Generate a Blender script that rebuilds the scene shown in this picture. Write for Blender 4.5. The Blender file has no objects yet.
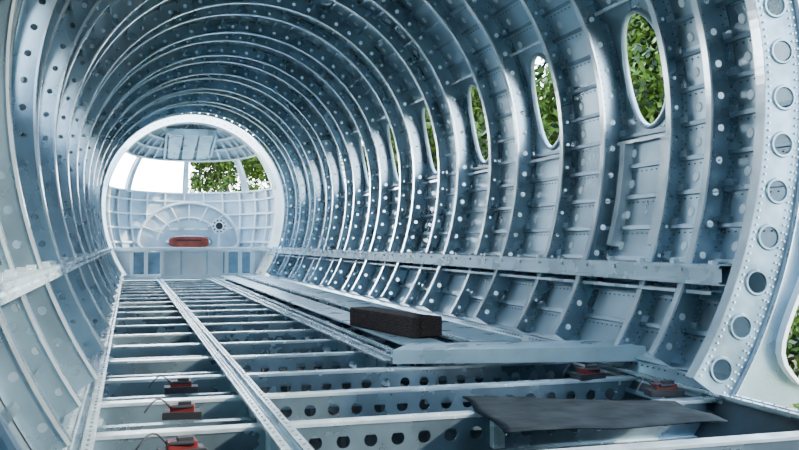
import bpy, math, random
from mathutils import Vector, Matrix
random.seed(7)
S=bpy.context.scene
# ------------------------------------------------------------ materials
def mat(name,col,metal=0.0,rough=0.5,var=0.12,scale=6.0,col2=None,bump=0.0,spec=0.5,stretch=None,island=0.0):
    m=bpy.data.materials.new(name); m.use_nodes=True
    nt=m.node_tree; b=nt.nodes['Principled BSDF']
    tc=nt.nodes.new('ShaderNodeTexCoord'); n=nt.nodes.new('ShaderNodeTexNoise')
    n.inputs['Scale'].default_value=scale; n.inputs['Detail'].default_value=6
    mp=nt.nodes.new('ShaderNodeMapping')
    if stretch: mp.inputs['Scale'].default_value=stretch
    nt.links.new(tc.outputs['Object'],mp.inputs['Vector']); nt.links.new(mp.outputs[0],n.inputs['Vector'])
    r=nt.nodes.new('ShaderNodeValToRGB')
    c2=col2 or tuple(max(0,c*(1-var*2.2)) for c in col)
    r.color_ramp.elements[0].color=(*c2,1); r.color_ramp.elements[1].color=(*[min(1,c*(1+var)) for c in col],1)
    r.color_ramp.elements[0].position=.32; r.color_ramp.elements[1].position=.68
    fac=n.outputs['Fac']
    if island:
        ge=nt.nodes.new('ShaderNodeNewGeometry'); mx=nt.nodes.new('ShaderNodeMix'); mx.inputs[0].default_value=island
        nt.links.new(n.outputs['Fac'],mx.inputs[2]); nt.links.new(ge.outputs['Random Per Island'],mx.inputs[3]); fac=mx.outputs[0]
    nt.links.new(fac,r.inputs['Fac']); nt.links.new(r.outputs['Color'],b.inputs['Base Color'])
    b.inputs['Metallic'].default_value=metal; b.inputs['Specular IOR Level'].default_value=spec
    mr=nt.nodes.new('ShaderNodeMapRange'); mr.inputs['To Min'].default_value=max(.05,rough-.12); mr.inputs['To Max'].default_value=rough+.12
    nt.links.new(fac,mr.inputs['Value']); nt.links.new(mr.outputs[0],b.inputs['Roughness'])
    if bump:
        bp=nt.nodes.new('ShaderNodeBump'); bp.inputs['Strength'].default_value=bump; bp.inputs['Distance'].default_value=.02
        nt.links.new(n.outputs['Fac'],bp.inputs['Height']); nt.links.new(bp.outputs[0],b.inputs['Normal'])
    return m
M_skin=mat('skin_alu',(.40,.54,.62),.82,.32,.16,2.0,bump=.3,island=.4)
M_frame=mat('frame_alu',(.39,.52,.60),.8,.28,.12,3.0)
M_ring=mat('ring_alu',(.22,.32,.39),.75,.34,.2,7.0)
M_flange=mat('flange_bright',(.86,.94,.98),.6,.18,.05,8.0)  # lighter than the frames: light caught by the flanges put into the colour
M_aft=mat('flange_shaded',(.22,.32,.39),.75,.28,.2,5.0)  # darker flange copy, shade of the near left wall in its colour
M_rim=mat('window_rim',(.42,.54,.61),.6,.35,.1,8.0)
M_shelf=mat('shelf_paint',(.60,.74,.82),.3,.28,.08,4.0)
M_str=mat('stringer_alu',(.18,.27,.33),.7,.32,.15,4.0)
M_disc=mat('disc_bright',(.82,.92,.96),.1,.35,.05)
M_belly=mat('belly_dark',(.030,.05,.065),.3,.55,.3,4.0)  # under-floor shade and dirt both put into this dark colour
M_beam=mat('beam_alu',(.28,.40,.47),.7,.28,.15,4.0)
M_track=mat('track_alu',(.74,.87,.94),.5,.24,.12,9.0)
M_dark=mat('dark_slot',(.02,.03,.04),.2,.6)
M_rivet=mat('rivet_dark',(.08,.13,.17),.3,.4)
M_white=mat('white_paint',(.90,.95,.98),0,.4,.05,3.0)
M_cgrey=mat('cockpit_primer',(.56,.69,.77),.2,.4,.12,3.0)
M_plank=mat('panel_pale',(.56,.73,.79),.3,.30,.1,4.0)
M_wood=mat('old_timber',(.065,.043,.038),0,.8,.3,14,bump=.6,stretch=(8,1,8),spec=.2)
M_mat=mat('rubber_sheet',(.016,.023,.028),0,.95,.3,9,bump=.4,col2=(.008,.012,.016),spec=.08)
M_red=mat('red_plastic',(.15,.012,.012),0,.45,.15)
M_redc=mat('red_cover',(.34,.06,.035),0,.45,.2)
M_black=mat('black_plastic',(.02,.02,.025),0,.5)
M_bark=mat('bark',(.12,.09,.06),0,.9,.3,10,bump=.5)
M_ground=mat('grass',(.12,.13,.05),0,.95,.3,1.5,col2=(.10,.07,.04),bump=.5)
M_leaf=mat('leaves',(.060,.110,.010),0,.6,.3,1.2,col2=(.004,.014,.003),island=.55,spec=.2)
# ------------------------------------------------------------ mesh helper
class G:
    def __init__(s): s.v=[];s.f=[];s.m=[]
    def quad(s,a,b,c,d,mi=0):
        i=len(s.v); s.v+= [tuple(a),tuple(b),tuple(c),tuple(d)]; s.f.append((i,i+1,i+2,i+3)); s.m.append(mi)
    def poly(s,pts,mi=0):
        i=len(s.v); s.v+=[tuple(p) for p in pts]; s.f.append(tuple(range(i,i+len(pts)))); s.m.append(mi)
    def grid(s,rows,mi=0,close=False):
        i=len(s.v); n=len(rows[0])
        for r in rows: s.v+=[tuple(p) for p in r]
        for a in range(len(rows)-1):
            for b in range(n-1 if not close else n):
                c=(b+1)%n
                s.f.append((i+a*n+b,i+a*n+c,i+(a+1)*n+c,i+(a+1)*n+b)); s.m.append(mi)
    def box(s,c,d,mi=0,rot=0.0,rx=0.0):
        R=Matrix.Rotation(rot,3,'Z')@Matrix.Rotation(rx,3,'X')
        p=[]
        for z in(-1,1):
            for x,y in((-1,-1),(1,-1),(1,1),(-1,1)):
                p.append(Vector(c)+R@Vector((x*d[0]/2,y*d[1]/2,z*d[2]/2)))
        i=len(s.v); s.v+=[tuple(q) for q in p]
        for f in((3,2,1,0),(4,5,6,7),(0,1,5,4),(1,2,6,5),(2,3,7,6),(3,0,4,7)):
            s.f.append(tuple(i+k for k in f)); s.m.append(mi)
    def perf(s,f,s0,s1,n,t0,t1,rx,ry=None,q=4,mi=0,tc=None):
        ry=ry or rx; N=4*q; hs=(s1-s0)/n/2; ht=(t1-t0)/2; tc0=(t0+t1)/2; off=0 if tc is None else tc-tc0
        for k in range(n):
            sc=s0+hs*(2*k+1); o=[];h=[]
            for j in range(N):
                e=j//q; u=-1+2*(j%q)/q
                P=[(u,-1),(1,u),(-u,1),(-1,-u)][e]
                a=math.atan2(P[1],P[0])
                o.append(f(sc+P[0]*hs,tc0+P[1]*ht)); h.append(f(sc+rx*math.cos(a),tc0+off+ry*math.sin(a)))
            s.grid([o,h],mi,close=True)
    def tube(s,pts,r,n=8,mi=0,cap=True):
        rows=[]
        for k,p in enumerate(pts):
            p=Vector(p); a=Vector(pts[max(0,k-1)]); c=Vector(pts[min(len(pts)-1,k+1)])
            d=(c-a).normalized(); up=Vector((0,0,1)) if abs(d.z)<.9 else Vector((1,0,0))
            x=d.cross(up).normalized(); y=d.cross(x); rr=r[k] if isinstance(r,(list,tuple)) else r
            rows.append([p+rr*(x*math.cos(2*math.pi*j/n)+y*math.sin(2*math.pi*j/n)) for j in range(n)])
        s.grid(rows,mi,close=True)
        if cap: s.poly(rows[0],mi); s.poly(rows[-1],mi)
    def obj(s,name,mats,parent=None,smooth=False,solid=0,bevel=0,data_only=False):
        me=bpy.data.meshes.new(name); me.from_pydata(s.v,[],s.f)
        for m in mats: me.materials.append(m)
        me.polygons.foreach_set('material_index',s.m)
        if smooth: me.polygons.foreach_set('use_smooth',[True]*len(s.f))
        me.update()
        if data_only: return me
        o=bpy.data.objects.new(name,me); S.collection.objects.link(o)
        if parent: o.parent=parent
        if solid:
            md=o.modifiers.new('th','SOLIDIFY'); md.thickness=solid; md.offset=0
        if bevel:
            md=o.modifiers.new('bv','BEVEL'); md.width=bevel; md.segments=2; md.limit_method='ANGLE'
        return o
def empty(name):
    o=bpy.data.objects.new(name,None); S.collection.objects.link(o); return o
# ------------------------------------------------------------ fuselage cross-section (origin = fuselage axis)
A=1.73; BU=1.75; BL=2.10
NT=4000; tab=[]; L=0; prev=None
for i in range(NT+1):
    t=-math.pi/2+2*math.pi*i/NT
    x=A*math.cos(t); z=(BU if math.sin(t)>=0 else BL)*math.sin(t)
    if prev: L+=math.hypot(x-prev[0],z-prev[1])
    tab.append((L,x,z)); prev=(x,z)
def P(s):
    s=s%L; lo,hi=0,NT
    while hi-lo>1:
        m=(lo+hi)//2
        if tab[m][0]<=s: lo=m
        else: hi=m
    a,b=tab[lo],tab[hi]; w=(s-a[0])/(b[0]-a[0]) if b[0]>a[0] else 0
    return a[1]+(b[1]-a[1])*w, a[2]+(b[2]-a[2])*w
def C(s,d=0.0,y=0.0):
    x,z=P(s); x1,z1=P(s+.01); x0,z0=P(s-.01); tx,tz=x1-x0,z1-z0; l=math.hypot(tx,tz)
    return (x-tz/l*d, y, z+tx/l*d)     # inward normal = (-tz, tx)
def s_of_z(z):   # right side
    for a in tab[:NT//2]:
        if a[2]>=z: return a[0]
sw=s_of_z(.33); sfl=s_of_z(-1.36); ssh=s_of_z(-.80); sfr=s_of_z(-1.28)
YF=[3.28,3.74]+[4.15+.6225*k for k in range(21)]   # frame stations
YEND=YF[-1]; NS=128  # skin ends short of the cockpit ring; gap added to brighten the ring
winb=[2+2*k for k in range(9)]  # bay index i between YF[i],YF[i+1]
fus=empty('aircraft_fuselage')
# skin
g=G()
def skin_strip(g,y0,y1,s0,s1,n,mi=0):
    np_=max(1,round((s1-s0)/.68)); m=max(2,round(n/np_))
    for q in range(np_):
        a=s0+(s1-s0)*q/np_; b=s0+(s1-s0)*(q+1)/np_
        g.grid([[C(a+(b-a)*j/m,0,y) for j in range(m+1)] for y in (y0,y1)],mi)
WH=.42
for i in range(len(YF)-1):
    y0,y1=YF[i],YF[i+1]
    if i in winb:
        skin_strip(g,y0,y1,-(sw-WH),sw-WH,50)
        skin_strip(g,y0,y1,sw+WH,L-sw-WH,60)
        for sc in (sw,L-sw):
            g.perf(lambda a,b:C(a,0,b),sc-WH,sc+WH,1,y0,y1,.325,.205,q=8)
    else: skin_strip(g,y0,y1,0,L,NS)
# left side and crown carry on aft past the right-hand doorway; right side resumes behind it, unseen skin added to cut the light
LS0=L*.45; YB=-5.0; YD=1.3
for k in range(9):
    skin_strip(g,YB+(3.28-YB)*k/9,YB+(3.28-YB)*(k+1)/9,LS0,L-sfl,60)
for k in range(7):
    skin_strip(g,YB+(YD-YB)*k/7,YB+(YD-YB)*(k+1)/7,sfl,LS0,50)
g.obj('skin',[M_skin],fus,smooth=True)
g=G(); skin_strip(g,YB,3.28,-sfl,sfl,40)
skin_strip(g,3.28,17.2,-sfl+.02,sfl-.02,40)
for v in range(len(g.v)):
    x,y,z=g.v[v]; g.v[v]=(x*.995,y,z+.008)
g.obj('belly_shade_sheet',[M_belly],fus,smooth=True)  # dark sheet laid in for the shade between the floor beams
# unseen end wall added to shut out light from behind the camera
g=G(); g.poly([C(L*j/64,0,YB) for j in range(64)])
for k in range(1,6): g.tube([C(L*j/48,.28*k,YB+.03) for j in range(49)],.025,6,1,cap=False)
for k in range(12):
    a=C(L*k/12,.05,YB+.03); g.tube([a,(0,YB+.03,0)],.03,6,1)
g.obj('aft_light_block',[M_skin,M_frame],fus)
# window surrounds
g=G()
for i in winb:
    yc=(YF[i]+YF[i+1])/2
    for sc in (sw,L-sw):
        rows=[]
        for k,(e,d) in enumerate(((0,-.012),(0,.018),(.008,.022),(.022,.018),(.026,.0))):
            rows.append([C(sc+(.325+e)*math.cos(2*math.pi*j/40),d,yc+(.205+e)*math.sin(2*math.pi*j/40)) for j in range(40)])
        g.grid(rows,0,close=True)
g.obj('window_surrounds',[M_rim],fus,smooth=True)
# stringers
NSTR=62; ds=L/NSTR
g=G()
for k in range(NSTR):
    s=k*ds
    for i in range(-1,len(YF)-1):
        y0,y1=(YF[i],YF[i+1]) if i>=0 else (YB,3.28)
        if i<0 and s<LS0: continue
        if i in winb and min(abs(s-sw),abs(s-(L-sw)))<.37: continue
        if abs(s)<sfl-.1 or abs(s-L)<sfl-.1: continue
        g.grid([[C(s,0,y),C(s,.024,y),C(s+.02,.026,y),C(s+.02,.018,y)] for y in (y0,y1)],0)
        if s<L*.5 and 0<=i<9:
            g.quad(C(s+.02,.03,y1-.07),C(s+.055,.03,y1-.07),C(s+.055,.03,y1-.004),C(s+.02,.03,y1-.004),1)
            g.quad(C(s+.02,.03,y1-.07),C(s+.055,.03,y1-.07),C(s+.055,.003,y1-.07),C(s+.02,.003,y1-.07),1)
g.obj('stringers',[M_str,M_frame],fus,solid=.003)
# frames
g=G()
def dep_(i): return .135 if i%2 else .09
def frame(y,dep,s0,s1,n,N,hr,fw=.04,fm=1):
    g.perf(lambda a,b:C(a,b,y),s0,s1,n,.0,dep,hr,q=3,mi=0,tc=dep*.55)
    f=lambda d,yy:[C(s0+(s1-s0)*j/N,d,yy) for j in range(N+1)]
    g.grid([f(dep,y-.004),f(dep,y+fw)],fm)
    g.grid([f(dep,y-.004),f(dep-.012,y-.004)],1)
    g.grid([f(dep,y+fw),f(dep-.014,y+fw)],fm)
    g.grid([f(.004,y),f(.004,y-.035)],0)
for i,y in enumerate(YF[1:],1):
    sm=L*.62   # near left wall: darker flange colour stands in for shade
    frame(y,dep_(i),sfr,L-sfr if i>3 else sm,(NSTR-10) if i>3 else 33,NS,.018 if i%2 else .011)
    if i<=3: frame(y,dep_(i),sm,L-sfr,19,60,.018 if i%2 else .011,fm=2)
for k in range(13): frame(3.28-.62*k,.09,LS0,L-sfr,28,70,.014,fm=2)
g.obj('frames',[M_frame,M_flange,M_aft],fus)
# discs
g=G()
for i in range(1,len(YF)):
    for k in range(NSTR):
        s=(k+.5)*ds
        if P(s)[1]<-.7: continue
        yc=YF[i]-.13
        if (i-1) in winb and min(abs(s-sw),abs(s-(L-sw)))<.38: continue
        R_=.024
        ring=[C(s+R_*math.cos(2*math.pi*j/14),.006,yc+R_*math.sin(2*math.pi*j/14)) for j in range(14)]
        r0=[C(s+(R_+.002)*math.cos(2*math.pi*j/14),.0,yc+(R_+.002)*math.sin(2*math.pi*j/14)) for j in range(14)]
        g.grid([r0,ring],0,close=True); g.poly(ring,0)
g.obj('bonded_discs',[M_disc],fus)
# big doorway ring frame (right half up to the crown)
g=G(); y=3.28; n=17; RS=LS0+.1
g.perf(lambda a,b:C(a,b,y),sfl,RS,n,-.01,.19,.050,q=4,mi=0,tc=.095)
rg=lambda d,yy:[C(sfl+(RS-sfl)*j/80,d,yy) for j in range(81)]
g.grid([rg(.19,y),rg(.19,y+.06)],1)
g.grid([rg(.19,y+.06),rg(.17,y+.06)],1)
g.grid([rg(-.012,y-.03),rg(-.012,y+.1)],1)
for k in range(n):
    sc=sfl+(RS-sfl)*(k+.5)/n
    rows=[[(lambda q:(q[0],y-dy,q[2]))(C(sc+r*math.cos(2*math.pi*j/20),.095+r*math.sin(2*math.pi*j/20),y)) for j in range(20)] for r,dy in ((.060,.003),(.056,.010),(.050,.010),(.048,.0))]
    g.grid(rows,0,close=True)
g.obj('end_ring_frame',[M_ring,M_flange],fus,solid=.004)
g=G()
for s_k in range(int((RS-sfl)/.035)):
    s=sfl+.03+s_k*.035
    for d in (.012,.03,.17):
        q=C(s,d,3.274); g.box(q,(.008,.008,.008),0)
g.obj('end_ring_rivets',[M_disc],fus)
g=G()
inner=[C(sfl-.03+(s_of_z(-.55)-sfl+.03)*j/14,-.01,3.26) for j in range(15)][::-1]
outer=[(1.74,-.55),(1.735,-.68),(1.705,-.79),(1.665,-.88),(1.625,-.96),(1.59,-1.04),(1.57,-1.1),(1.565,-1.15),(1.58,-1.2),(1.61,-1.24),(1.65,-1.28),(1.71,-1.31),(1.8,-1.33),(2.0,-1.345),(2.3,-1.36)]
oo=[(a,3.26,c) for a,c in outer]; ii=[(a[0],3.26,a[2]) for a in inner]
g.grid([ii,oo],0)
g.grid([[(p[0],3.20,p[2]) for p in oo],[(p[0],3.36,p[2]) for p in oo]],1)
g.grid([[(p[0],3.20,p[2]) for p in oo],[(p[0]-.02,3.20,p[2]+.0) for p in oo]],1)
g.obj('root_fillet_plate',[M_frame,M_white],fus,solid=.006)
# side shelves
for sg in (1,-1):
    g=G()
    if sg>0: xo=1.60; xi=1.42; ys=3.45; zb=-.865
    else: xo=1.60; xi=1.45; ys=YB+.1; zb=-.825
    prof=[(xo,-.775),(xi,-.775),(xi,-.79),(xi+.012,-.79),(xi+.012,zb+.015),(xi,zb+.015),(xi,zb),(xi+.05,zb)]
    g.grid([[(sg*a,yy,c) for a,c in prof] for yy in (ys,17.2)],0)
    if sg>0: g.grid([[(sg*a,yy,c) for a,c in ((1.55,-.90),(1.45,-.90),(1.45,-.915))] for yy in (ys+.1,17.2)],0)
    yy=ys+.15
    while yy<17:
        g.box((sg*1.50,yy,-.765),(.03,.03,.018),1); g.box((sg*(xi+.006),yy+.15,-.80),(.012,.02,.015),1)
        yy+=.311
    g.obj('side_shelf_rail',[M_shelf,M_track],fus,solid=.004)
g=G()
for i in winb[:6]:
    y0,y1=YF[i],YF[i+1]
    g.grid([[C(s,d,y) for s in (sw-.42,sw-.40)] for d,y in ((.0,y0+.02),(.05,y0+.02),(.05,y1-.01),(.0,y1-.01))],0)
    g.grid([[C(s,d,y) for s in (sw+.40,sw+.42)] for d,y in ((.0,y0+.02),(.05,y0+.02),(.05,y1-.01),(.0,y1-.01))],0)
for (ya,yb) in ((4.23,4.28),(4.66,4.71)):
    g.grid([[C(s_of_z(-.7)+(sw-.42-s_of_z(-.7))*j/10,d,y) for j in range(11)] for d,y in ((.0,ya),(.06,ya),(.06,yb),(0,yb))],0)
g.obj('window_bay_doublers',[M_flange],fus,solid=.003)
g=G()
for i in range(1,10):
    y=YF[i]; dep=dep_(i)
    s=ssh-.5
    while s<sw+2.0:
        g.box(C(s,.006,y-.02),(.005,.007,.007),0)
        if i<6: g.box(C(s,dep-.016,y-.003),(.006,.006,.006),0); g.box(C(s+.02,.016,y-.003),(.006,.006,.006),0)
        s+=.045
for k in range(NSTR//2+1):
    s=k*ds-.02
    if s<ssh-.6 : continue
    for i in range(0,6):
        if i in winb and abs(s-sw)<.40: continue
        y=YF[i]+.05
        while y<YF[i+1]-.05:
            g.box(C(s,.003,y),(.006,.007,.007),0); y+=.05
g.obj('skin_rivets',[M_rivet],fus)

# ------------------------------------------------------------ floor
flo=empty('floor')
g=G(); BY=[1.95,2.62,3.33,3.98]+[4.64+.74*k for k in range(17)]
for y in BY:
    hw=1.33
    zt=-1.355
    g.perf(lambda a,b:(a,y,b),-.63,hw,18,zt-.15,zt,.027,q=4,mi=0)
    g.quad((-hw,y,zt),(-.63,y,zt),(-.63,y,zt-.10),(-hw,y,zt-.10),0)
    g.quad((-hw,y-.003,zt),(hw,y-.003,zt),(hw,y+.065,zt),(-hw,y+.065,zt),1)
    g.quad((-hw,y-.003,zt),(hw,y-.003,zt),(hw,y-.003,zt-.012),(-hw,y-.003,zt-.012),1)
    g.quad((-.63,y-.03,zt-.15),(hw,y-.03,zt-.15),(hw,y,zt-.15),(-.63,y,zt-.15),1)
g.obj('crossbeams',[M_beam,M_track],flo,solid=.004)
g=G()
for a in range(len(BY)-1):
    ym=(BY[a]+BY[a+1])/2
    g.box((-.98,ym,-1.40),(.66,.05,.03),0)
    g.box((-.18,ym,-1.46),(.84,.025,.04),0)
    g.box((.8,ym,-1.47),(1.0,.025,.04),0)
g.obj('intercostals',[M_beam],flo)
g=G()
def track(x,w,h,y0,y1,zt=-1.325):
    g.grid([[(x+a,yy,zt+c) for a,c in ((-w/2,-.012),(-w/2,0),(-w*.18,0),(-w*.18,-.02),(w*.18,-.02),(w*.18,0),(w/2,0),(w/2,-.012))] for yy in (y0,y1)],0)
    g.grid([[(x+a,yy,zt-.012) for a in (-w/2,w/2)] for yy in (y0,y1)],0)
    g.grid([[(x-.012,yy,zt-h*q) for q in (0,1)] for yy in (y0,y1)],1)
    g.grid([[(x+.012,yy,zt-h*q) for q in (0,1)] for yy in (y0,y1)],1)
    g.grid([[(x+a,yy,zt-h) for a in (-w/2,w/2)] for yy in (y0,y1)],0)
    g.grid([[(x+a,yy,zt-.0195) for a in (-w*.16,w*.16)] for yy in (y0,y1)],2)
    yy=y0+.05
    while yy<min(y1,11):
        g.box((x-w*.34,yy+.03,zt+.002),(.009,.009,.004),1); g.box((x+w*.34,yy+.03,zt+.002),(.009,.009,.004),1); yy+=.07
track(-1.30,.11,.13,1.6,17.2,-1.285); track(-.63,.10,.12,1.6,17.2); track(.27,.11,.14,4.75,17.2)
track(.42,.05,.10,4.9,17.2,-1.335); track(1.33,.07,.1,1.6,17.2); track(.85,.06,.08,5.2,17.2,-1.28)
g.obj('seat_tracks',[M_track,M_beam,M_dark],flo)
g=G()
for x in (-.63,.27,.85,-.15):
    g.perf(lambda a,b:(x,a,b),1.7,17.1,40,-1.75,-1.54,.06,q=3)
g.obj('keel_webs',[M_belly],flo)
g=G()
for (x,y) in ((.27,3.33),(-.63,3.33)):
    g.box((x,y-.02,-1.42),(.05,.04,.14),0); g.box((x+.03,y-.06,-1.36),(.09,.09,.012),0)
    for dx in(-.012,.012):
        for dz in (-.05,0,.05): g.box((x+dx,y-.043,-1.42+dz),(.008,.008,.008),0)
g.obj('brackets',[M_plank],flo,bevel=.003)

g=G()
p=[Vector((.25,4.72,-1.265)),Vector((1.40,4.02,-1.205)),Vector((1.38,4.36,-1.205)),Vector((.42,4.98,-1.262))]
q=[v-Vector((0,0,.075)) for v in p]
g.poly(p); g.poly(q[::-1])
for k in range(4): g.quad(p[k],q[k],q[(k+1)%4],p[(k+1)%4])
g.obj('loose_floor_plank',[M_plank],None,bevel=.006)
g=G()
g.box((.62,11.1,-1.305),(.26,12.0,.02),0); g.box((1.10,11.2,-1.30),(.34,11.9,.02),0)
g.obj('floor_panel_strips',[M_plank],flo,bevel=.004)
g=G(); g.box((.62,6.02,-1.225),(.19,1.02,.14),0,rot=math.radians(10)); g.box((.73,5.58,-1.22),(.17,.15,.13),0,rot=math.radians(20))
g.obj('timber_sleeper',[M_wood],None,bevel=.012)
g=G(); rows=[]
c=[(.13,2.92),(1.03,2.86),(1.06,3.28),(.25,3.66)]
for a in range(13):
    u=a/12; row=[]
    for b_ in range(25):
        v=b_/24
        x=(c[0][0]*(1-v)+c[1][0]*v)*(1-u)+(c[3][0]*(1-v)+c[2][0]*v)*u
        y=(c[0][1]*(1-v)+c[1][1]*v)*(1-u)+(c[3][1]*(1-v)+c[2][1]*v)*u
        row.append((x+.012*math.sin(9*u+v*5),y+.012*math.sin(v*9),-1.344+.002*math.sin(v*9+u*4)+.001*math.sin(v*23)))
    rows.append(row)
g.grid(rows); g.obj('rubber_floor_sheet',[M_mat],None,smooth=True,solid=.006)
for (x,y,z,rt) in ((-.97,3.12,-1.365,.1),(-.93,3.80,-1.365,-.1),(-.90,4.45,-1.365,.0),(1.07,4.02,-1.325,.2),(1.15,3.48,-1.325,-.2)):
    g=G(); k_=.75
    g.box((x,y,z-.015),(.17*k_+.03,.11*k_,.03),1,rt); g.box((x,y,z+.010),(.13*k_,.085*k_,.03),0,rt); g.box((x+.01,y-.01,z+.03),(.07*k_,.05*k_,.02),1,rt)
    g.tube([(x-.04,y-.03,z+.02),(x+.04,y-.03,z+.02)],.008,10,1)
    g.tube([(x-.04-.014*k,y+.02*math.sin(k*.6),z+.0+.05*math.sin(k*.39)) for k in range(9)],.004,6,1)
    g.obj('red_floor_clamp',[M_red,M_black],None,bevel=.004)

# ------------------------------------------------------------ cockpit
ck=empty('cockpit')
Y0=17.2
def E(phi,z,off=0.0):
    b=1.68 if z>0 else 2.1
    k=math.sqrt(max(0,1-(z/b)**2))
    return ((1.62-off)*k*math.cos(phi), Y0+(2.5-off)*k*math.sin(phi), z*(1-off*.5))
g=G()
def rng(a,b,n): return [a+(b-a)*i/n for i in range(n+1)]
g.grid([[E(p,z) for p in rng(0,math.pi,40)] for z in rng(-1.37,.40,14)],0)
g.grid([[E(p,z) for p in rng(0,math.pi,40)] for z in rng(1.04,1.675,14)],1)
g.obj('nose_shell',[M_cgrey,M_cgrey],ck,smooth=True)
g=G()
for z in (-1.0,-.7,-.4,-.1,.2,.38): 
    g.grid([[E(p,z+a,o) for p in rng(0,math.pi,40)] for a,o in ((0,0),(0,.07),(.03,.07))],0)
for k in range(1,12):
    p=math.pi*k/12
    g.grid([[E(p+a,z,o) for z in rng(-1.35,.39,12)] for a,o in ((0,0),(0,.06),(.02,.06))],0)
for z in (1.05,1.25,1.42,1.55):
    g.grid([[E(p,z+a,o) for p in rng(0,math.pi,40)] for a,o in ((0,0),(0,.08),(.03,.08))],0)
for k in range(1,16):
    p=math.pi*k/16
    g.grid([[E(p+a,z,o) for z in rng(1.05,1.66,10)] for a,o in ((0,0),(0,.07),(.02,.07))],0)
for d in (1,40,90,140,179):
    p=math.radians(d); w=.04
    g.grid([[E(p+a,z,o) for z in rng(.36,1.08,6)] for a,o in ((-w,0),(-w,.07),(w,.07),(w,0),(-w,0))],1)
g.obj('nose_ribs',[M_white,M_cgrey],ck,solid=.006)
g=G()
for a in range(3):
    x0=-.42+.29*a
    g.quad((x0,17.6,1.42),(x0+.27,17.6,1.42),(x0+.24,19.0,1.06),(x0+.03,19.0,1.06),0)
g.box((0,17.58,1.45),(.92,.05,.12),0); g.box((-.46,18.2,1.28),(.03,1.2,.1),0,rx=-.25); g.box((.46,18.2,1.28),(.03,1.2,.1),0,rx=-.25)
g.obj('overhead_panel',[M_plank],ck,solid=.01)
g=G()
g.perf(lambda a,b:C(a,b,17.18),sfl,L-sfl,60,-.0,.17,.018,q=3,mi=1)
g.grid([[C(sfl+(L-2*sfl)*j/NS,.17,yy) for j in range(NS+1)] for yy in (17.02,17.28)],1)
g.grid([[C(sfl+(L-2*sfl)*j/NS,d,17.28) for j in range(NS+1)] for d in (0,.17)],1)
g.obj('bulkhead_ring',[M_frame,M_white],ck)
g=G(); g.poly([E(p,-1.36) for p in rng(0,math.pi,24)]); g.obj('cockpit_floor',[M_cgrey],ck,solid=.02)
g=G(); yb=18.75; cx=.03; N=48
def arch(t,r):
    return (cx+r*1.0*math.cos(t), yb, -.66+ (r*.80*math.sin(t) if math.sin(t)>0 else r*.3*math.sin(t)))
ov=[(cx+.46*math.cos(2*math.pi*j/N),yb,-.66+.15*math.sin(2*math.pi*j/N)) for j in range(N)]
ou=[arch(2*math.pi*j/N,1.0) for j in range(N)]
g.grid([ou,ov],2,close=True)
g.grid([[(p[0],p[1]-.06,p[2]) for p in ov],ov,[(p[0],p[1]+.25,p[2]) for p in ov]],1,close=True)
g.grid([[(p[0],p[1]-.08,p[2]) for p in ou],[(p[0],p[1]+.1,p[2]) for p in ou]],0,close=True)
g.tube([(p[0],p[1]-.05,p[2]) for p in ou]+[(ou[0][0],yb-.05,ou[0][2])],.03,6,0)
for k in range(1,8):
    t=math.pi*k/8; a=Vector(arch(t,.98)); b_=Vector(arch(t,.55)); g.tube([a+Vector((0,-.02,0)),b_+Vector((0,-.02,0))],.018,6,0)
g.tube([Vector(arch(t,.62))+Vector((0,-.02,0)) for t in rng(.05,math.pi-.05,24)],.022,6,0)
for k in range(5):
    g.box((cx-.6+.3*k,yb-.02,-.40),(.18,.03,.05),0)
g.obj('instrument_bulkhead',[M_white,M_black,M_cgrey],ck)
g=G(); n_=40
def rr_(r,y): 
    o=[]
    for j in range(n_):
        t=2*math.pi*j/n_; c_,s_=math.cos(t),math.sin(t)
        o.append((cx+.40*r*abs(c_)**.5*(1 if c_>0 else -1),y,-.665+.11*r*abs(s_)**.5*(1 if s_>0 else -1)))
    return o
g.grid([rr_(1,yb+.05),rr_(1,yb-.06),rr_(.9,yb-.08)],0,close=True); g.poly(rr_(.9,yb-.08))
g.box((cx,yb-.085,-.63),(.5,.01,.03),1)
g.obj('red_oval_cover',[M_redc,M_black],ck)
g=G(); n=10; cxx,czz=.62,-.34; K=.8
ringo=[(cxx+.19*K*math.cos(2*math.pi*j/32),18.5,czz+.19*K*math.sin(2*math.pi*j/32)) for j in range(32)]
ringi=[(cxx+.10*K*math.cos(2*math.pi*j/32),18.5,czz+.10*K*math.sin(2*math.pi*j/32)) for j in range(32)]
g.grid([ringo,ringi],0,close=True); g.tube(ringo+[ringo[0]],.010,6,0); g.tube(ringi+[ringi[0]],.010,6,0)
g.poly([(p[0],18.53,p[2]) for p in ringi],1)
for j in range(n):
    a=2*math.pi*j/n; c0=(cxx+.145*K*math.cos(a),18.49,czz+.145*K*math.sin(a))
    g.poly([(c0[0]+.018*math.cos(t),c0[1],c0[2]+.018*math.sin(t)) for t in rng(0,2*math.pi*11/12,11)],1)
g.box((cxx,18.6,-.9),(.05,.06,.9),0)
g.obj('drilled_round_plate',[M_white,M_dark],ck)
g=G(); yb=17.32
g.box((0,yb-.04,-.80),(3.0,.22,.07),0); g.box((0,yb+.02,-1.30),(2.7,.08,.06),0)
g.box((.03,yb,-1.05),(1.10,.03,.50),0); g.box((-.2,yb-.02,-1.05),(.03,.02,.48),1); g.box((.28,yb-.02,-1.05),(.03,.02,.48),1)
for x in (-1.38,-1.10,-.84,-.55,.64,.9,1.13,1.36): g.box((x,yb-.04,-1.05),(.07,.08,.5),0)
g.box((-1.24,yb+.01,-1.05),(.24,.02,.5),0); g.box((1.25,yb+.01,-1.05),(.2,.02,.5),0)
g.obj('console_bench',[M_white,M_cgrey],ck,bevel=.006)
g=G(); g.grid([[(x,17.75,z) for x in (-1.35,1.35)] for z in (-1.36,-.86)]); g.obj('bench_gap_shade',[M_str],ck,solid=.01)  # dark sheet added so the gaps under the bench read as shade

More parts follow.
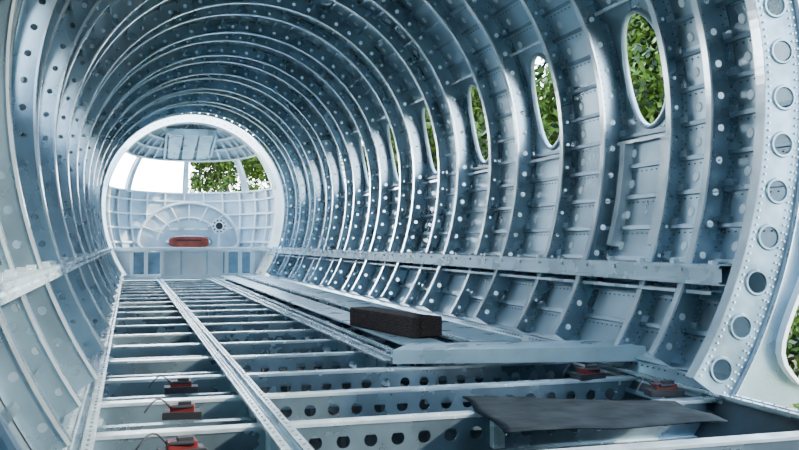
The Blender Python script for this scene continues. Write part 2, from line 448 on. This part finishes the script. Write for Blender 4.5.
# ------------------------------------------------------------ outside
g=G(); g.grid([[(x,y,-2.6) for x in rng(-80,80,8)] for y in rng(-60,120,8)]); g.obj('ground',[M_ground])
def tree_mesh(seed,n,h,w,leaf):
    R=random.Random(seed); g=G()
    g.tube([(0,0,0),(.1,.05,h*.35),(-.05,.1,h*.7)],[.16,.11,.05],8,1)
    cl=[]
    for k in range(26):
        a=R.uniform(0,6.28); r=w*math.sqrt(R.random())*.8; z=h*R.uniform(.12,.95); f=1-.45*abs(z/h-.45)*1.6
        c=Vector((r*f*math.cos(a),r*f*math.sin(a),z)); cl.append((c,R.uniform(.45,.95)*w*.42))
        g.tube([(0,0,min(z*.6,h*.6)),tuple(c)],[.05,.012],5,1,cap=False)
    for k in range(n):
        c,rad=R.choice(cl); d=Vector((R.gauss(0,1),R.gauss(0,1),R.gauss(0,.8))).normalized()*rad*R.uniform(.55,1.05)
        p=c+d; a=Vector((R.gauss(0,1),R.gauss(0,1),R.gauss(0,1))).normalized(); b_=a.cross(Vector((R.gauss(0,1),R.gauss(0,1),R.gauss(0,1)))).normalized()
        l=leaf*R.uniform(.7,1.3)
        g.quad(p-a*l,p+b_*l*.5,p+a*l,p-b_*l*.5,0)
    return g.obj('tree_%d'%seed,[M_leaf,M_bark],data_only=True)
tm=[tree_mesh(1,24000,6.5,2.3,.075),tree_mesh(2,24000,7.5,2.5,.08),tree_mesh(3,9000,2.6,1.6,.06)]
def tree(i,x,y,s=1,r=0,nm='tree'):
    o=bpy.data.objects.new(nm,tm[i]); S.collection.objects.link(o); o.location=(x,y,-2.62); o.scale=(s,s,s); o.rotation_euler=(0,0,r)
k=0
for y in (11.8,15.5,19.2,23,27):
    tree(k%2,7.4+.5*math.sin(k*2.1),y,1.0+.08*math.sin(k),k*1.3); k+=1
for y in (13.5,18,23): tree(k%2,12.2,y,1.2,k); k+=1
for x,y in ((4.6,7.6),(7.3,6.2)): tree(2,x,y,.8,x,'bush')
for x,y,s in ((2.6,35,.90),(5.6,39.5,.98),(8.4,35,.9),(13.5,38,1.2)): tree(k%2,x,y,s,k); k+=1

# ------------------------------------------------------------ light
w=bpy.data.worlds.new('sky'); S.world=w; w.use_nodes=True; nt=w.node_tree
bg=nt.nodes['Background']
tc=nt.nodes.new('ShaderNodeTexCoord'); sp=nt.nodes.new('ShaderNodeSeparateXYZ'); cr=nt.nodes.new('ShaderNodeValToRGB')
nt.links.new(tc.outputs['Generated'],sp.inputs[0]); nt.links.new(sp.outputs['Z'],cr.inputs['Fac']); nt.links.new(cr.outputs['Color'],bg.inputs['Color'])
cr.color_ramp.elements[0].color=(.92,.96,1,1); cr.color_ramp.elements[1].color=(.44,.68,1,1); cr.color_ramp.elements[1].position=.8
dp=nt.nodes.new('ShaderNodeVectorMath'); dp.operation='DOT_PRODUCT'; dp.inputs[1].default_value=Vector((-.25,.93,.28)).normalized()
nt.links.new(tc.outputs['Generated'],dp.inputs[0])
mr=nt.nodes.new('ShaderNodeMapRange'); mr.inputs['From Min'].default_value=.5; mr.inputs['From Max'].default_value=1; mr.inputs['To Min'].default_value=9.5; mr.inputs['To Max'].default_value=38
nt.links.new(dp.outputs['Value'],mr.inputs['Value']); nt.links.new(mr.outputs[0],bg.inputs['Strength'])
def light(t,name,loc,rot,e,col,size=1,**k):
    d=bpy.data.lights.new(name,t); d.energy=e; d.color=col
    if t=='SUN': d.angle=size
    o=bpy.data.objects.new(name,d); o.location=loc; o.rotation_euler=rot; S.collection.objects.link(o); return o
d=Vector((-.80,.32,-.50))
light('SUN','sun',(5,-10,12),d.to_track_quat('-Z','Y').to_euler(),12.0,(1,.90,.74),math.radians(2))
# ------------------------------------------------------------ camera
cd=bpy.data.cameras.new('camera'); cd.lens=40.1; cd.sensor_width=36; cd.clip_start=.05; cd.clip_end=500
co=bpy.data.objects.new('camera',cd); S.collection.objects.link(co); S.camera=co
co.location=(-1.145,0,-.668); co.rotation_euler=(math.radians(91.1),0,math.radians(-16.9))
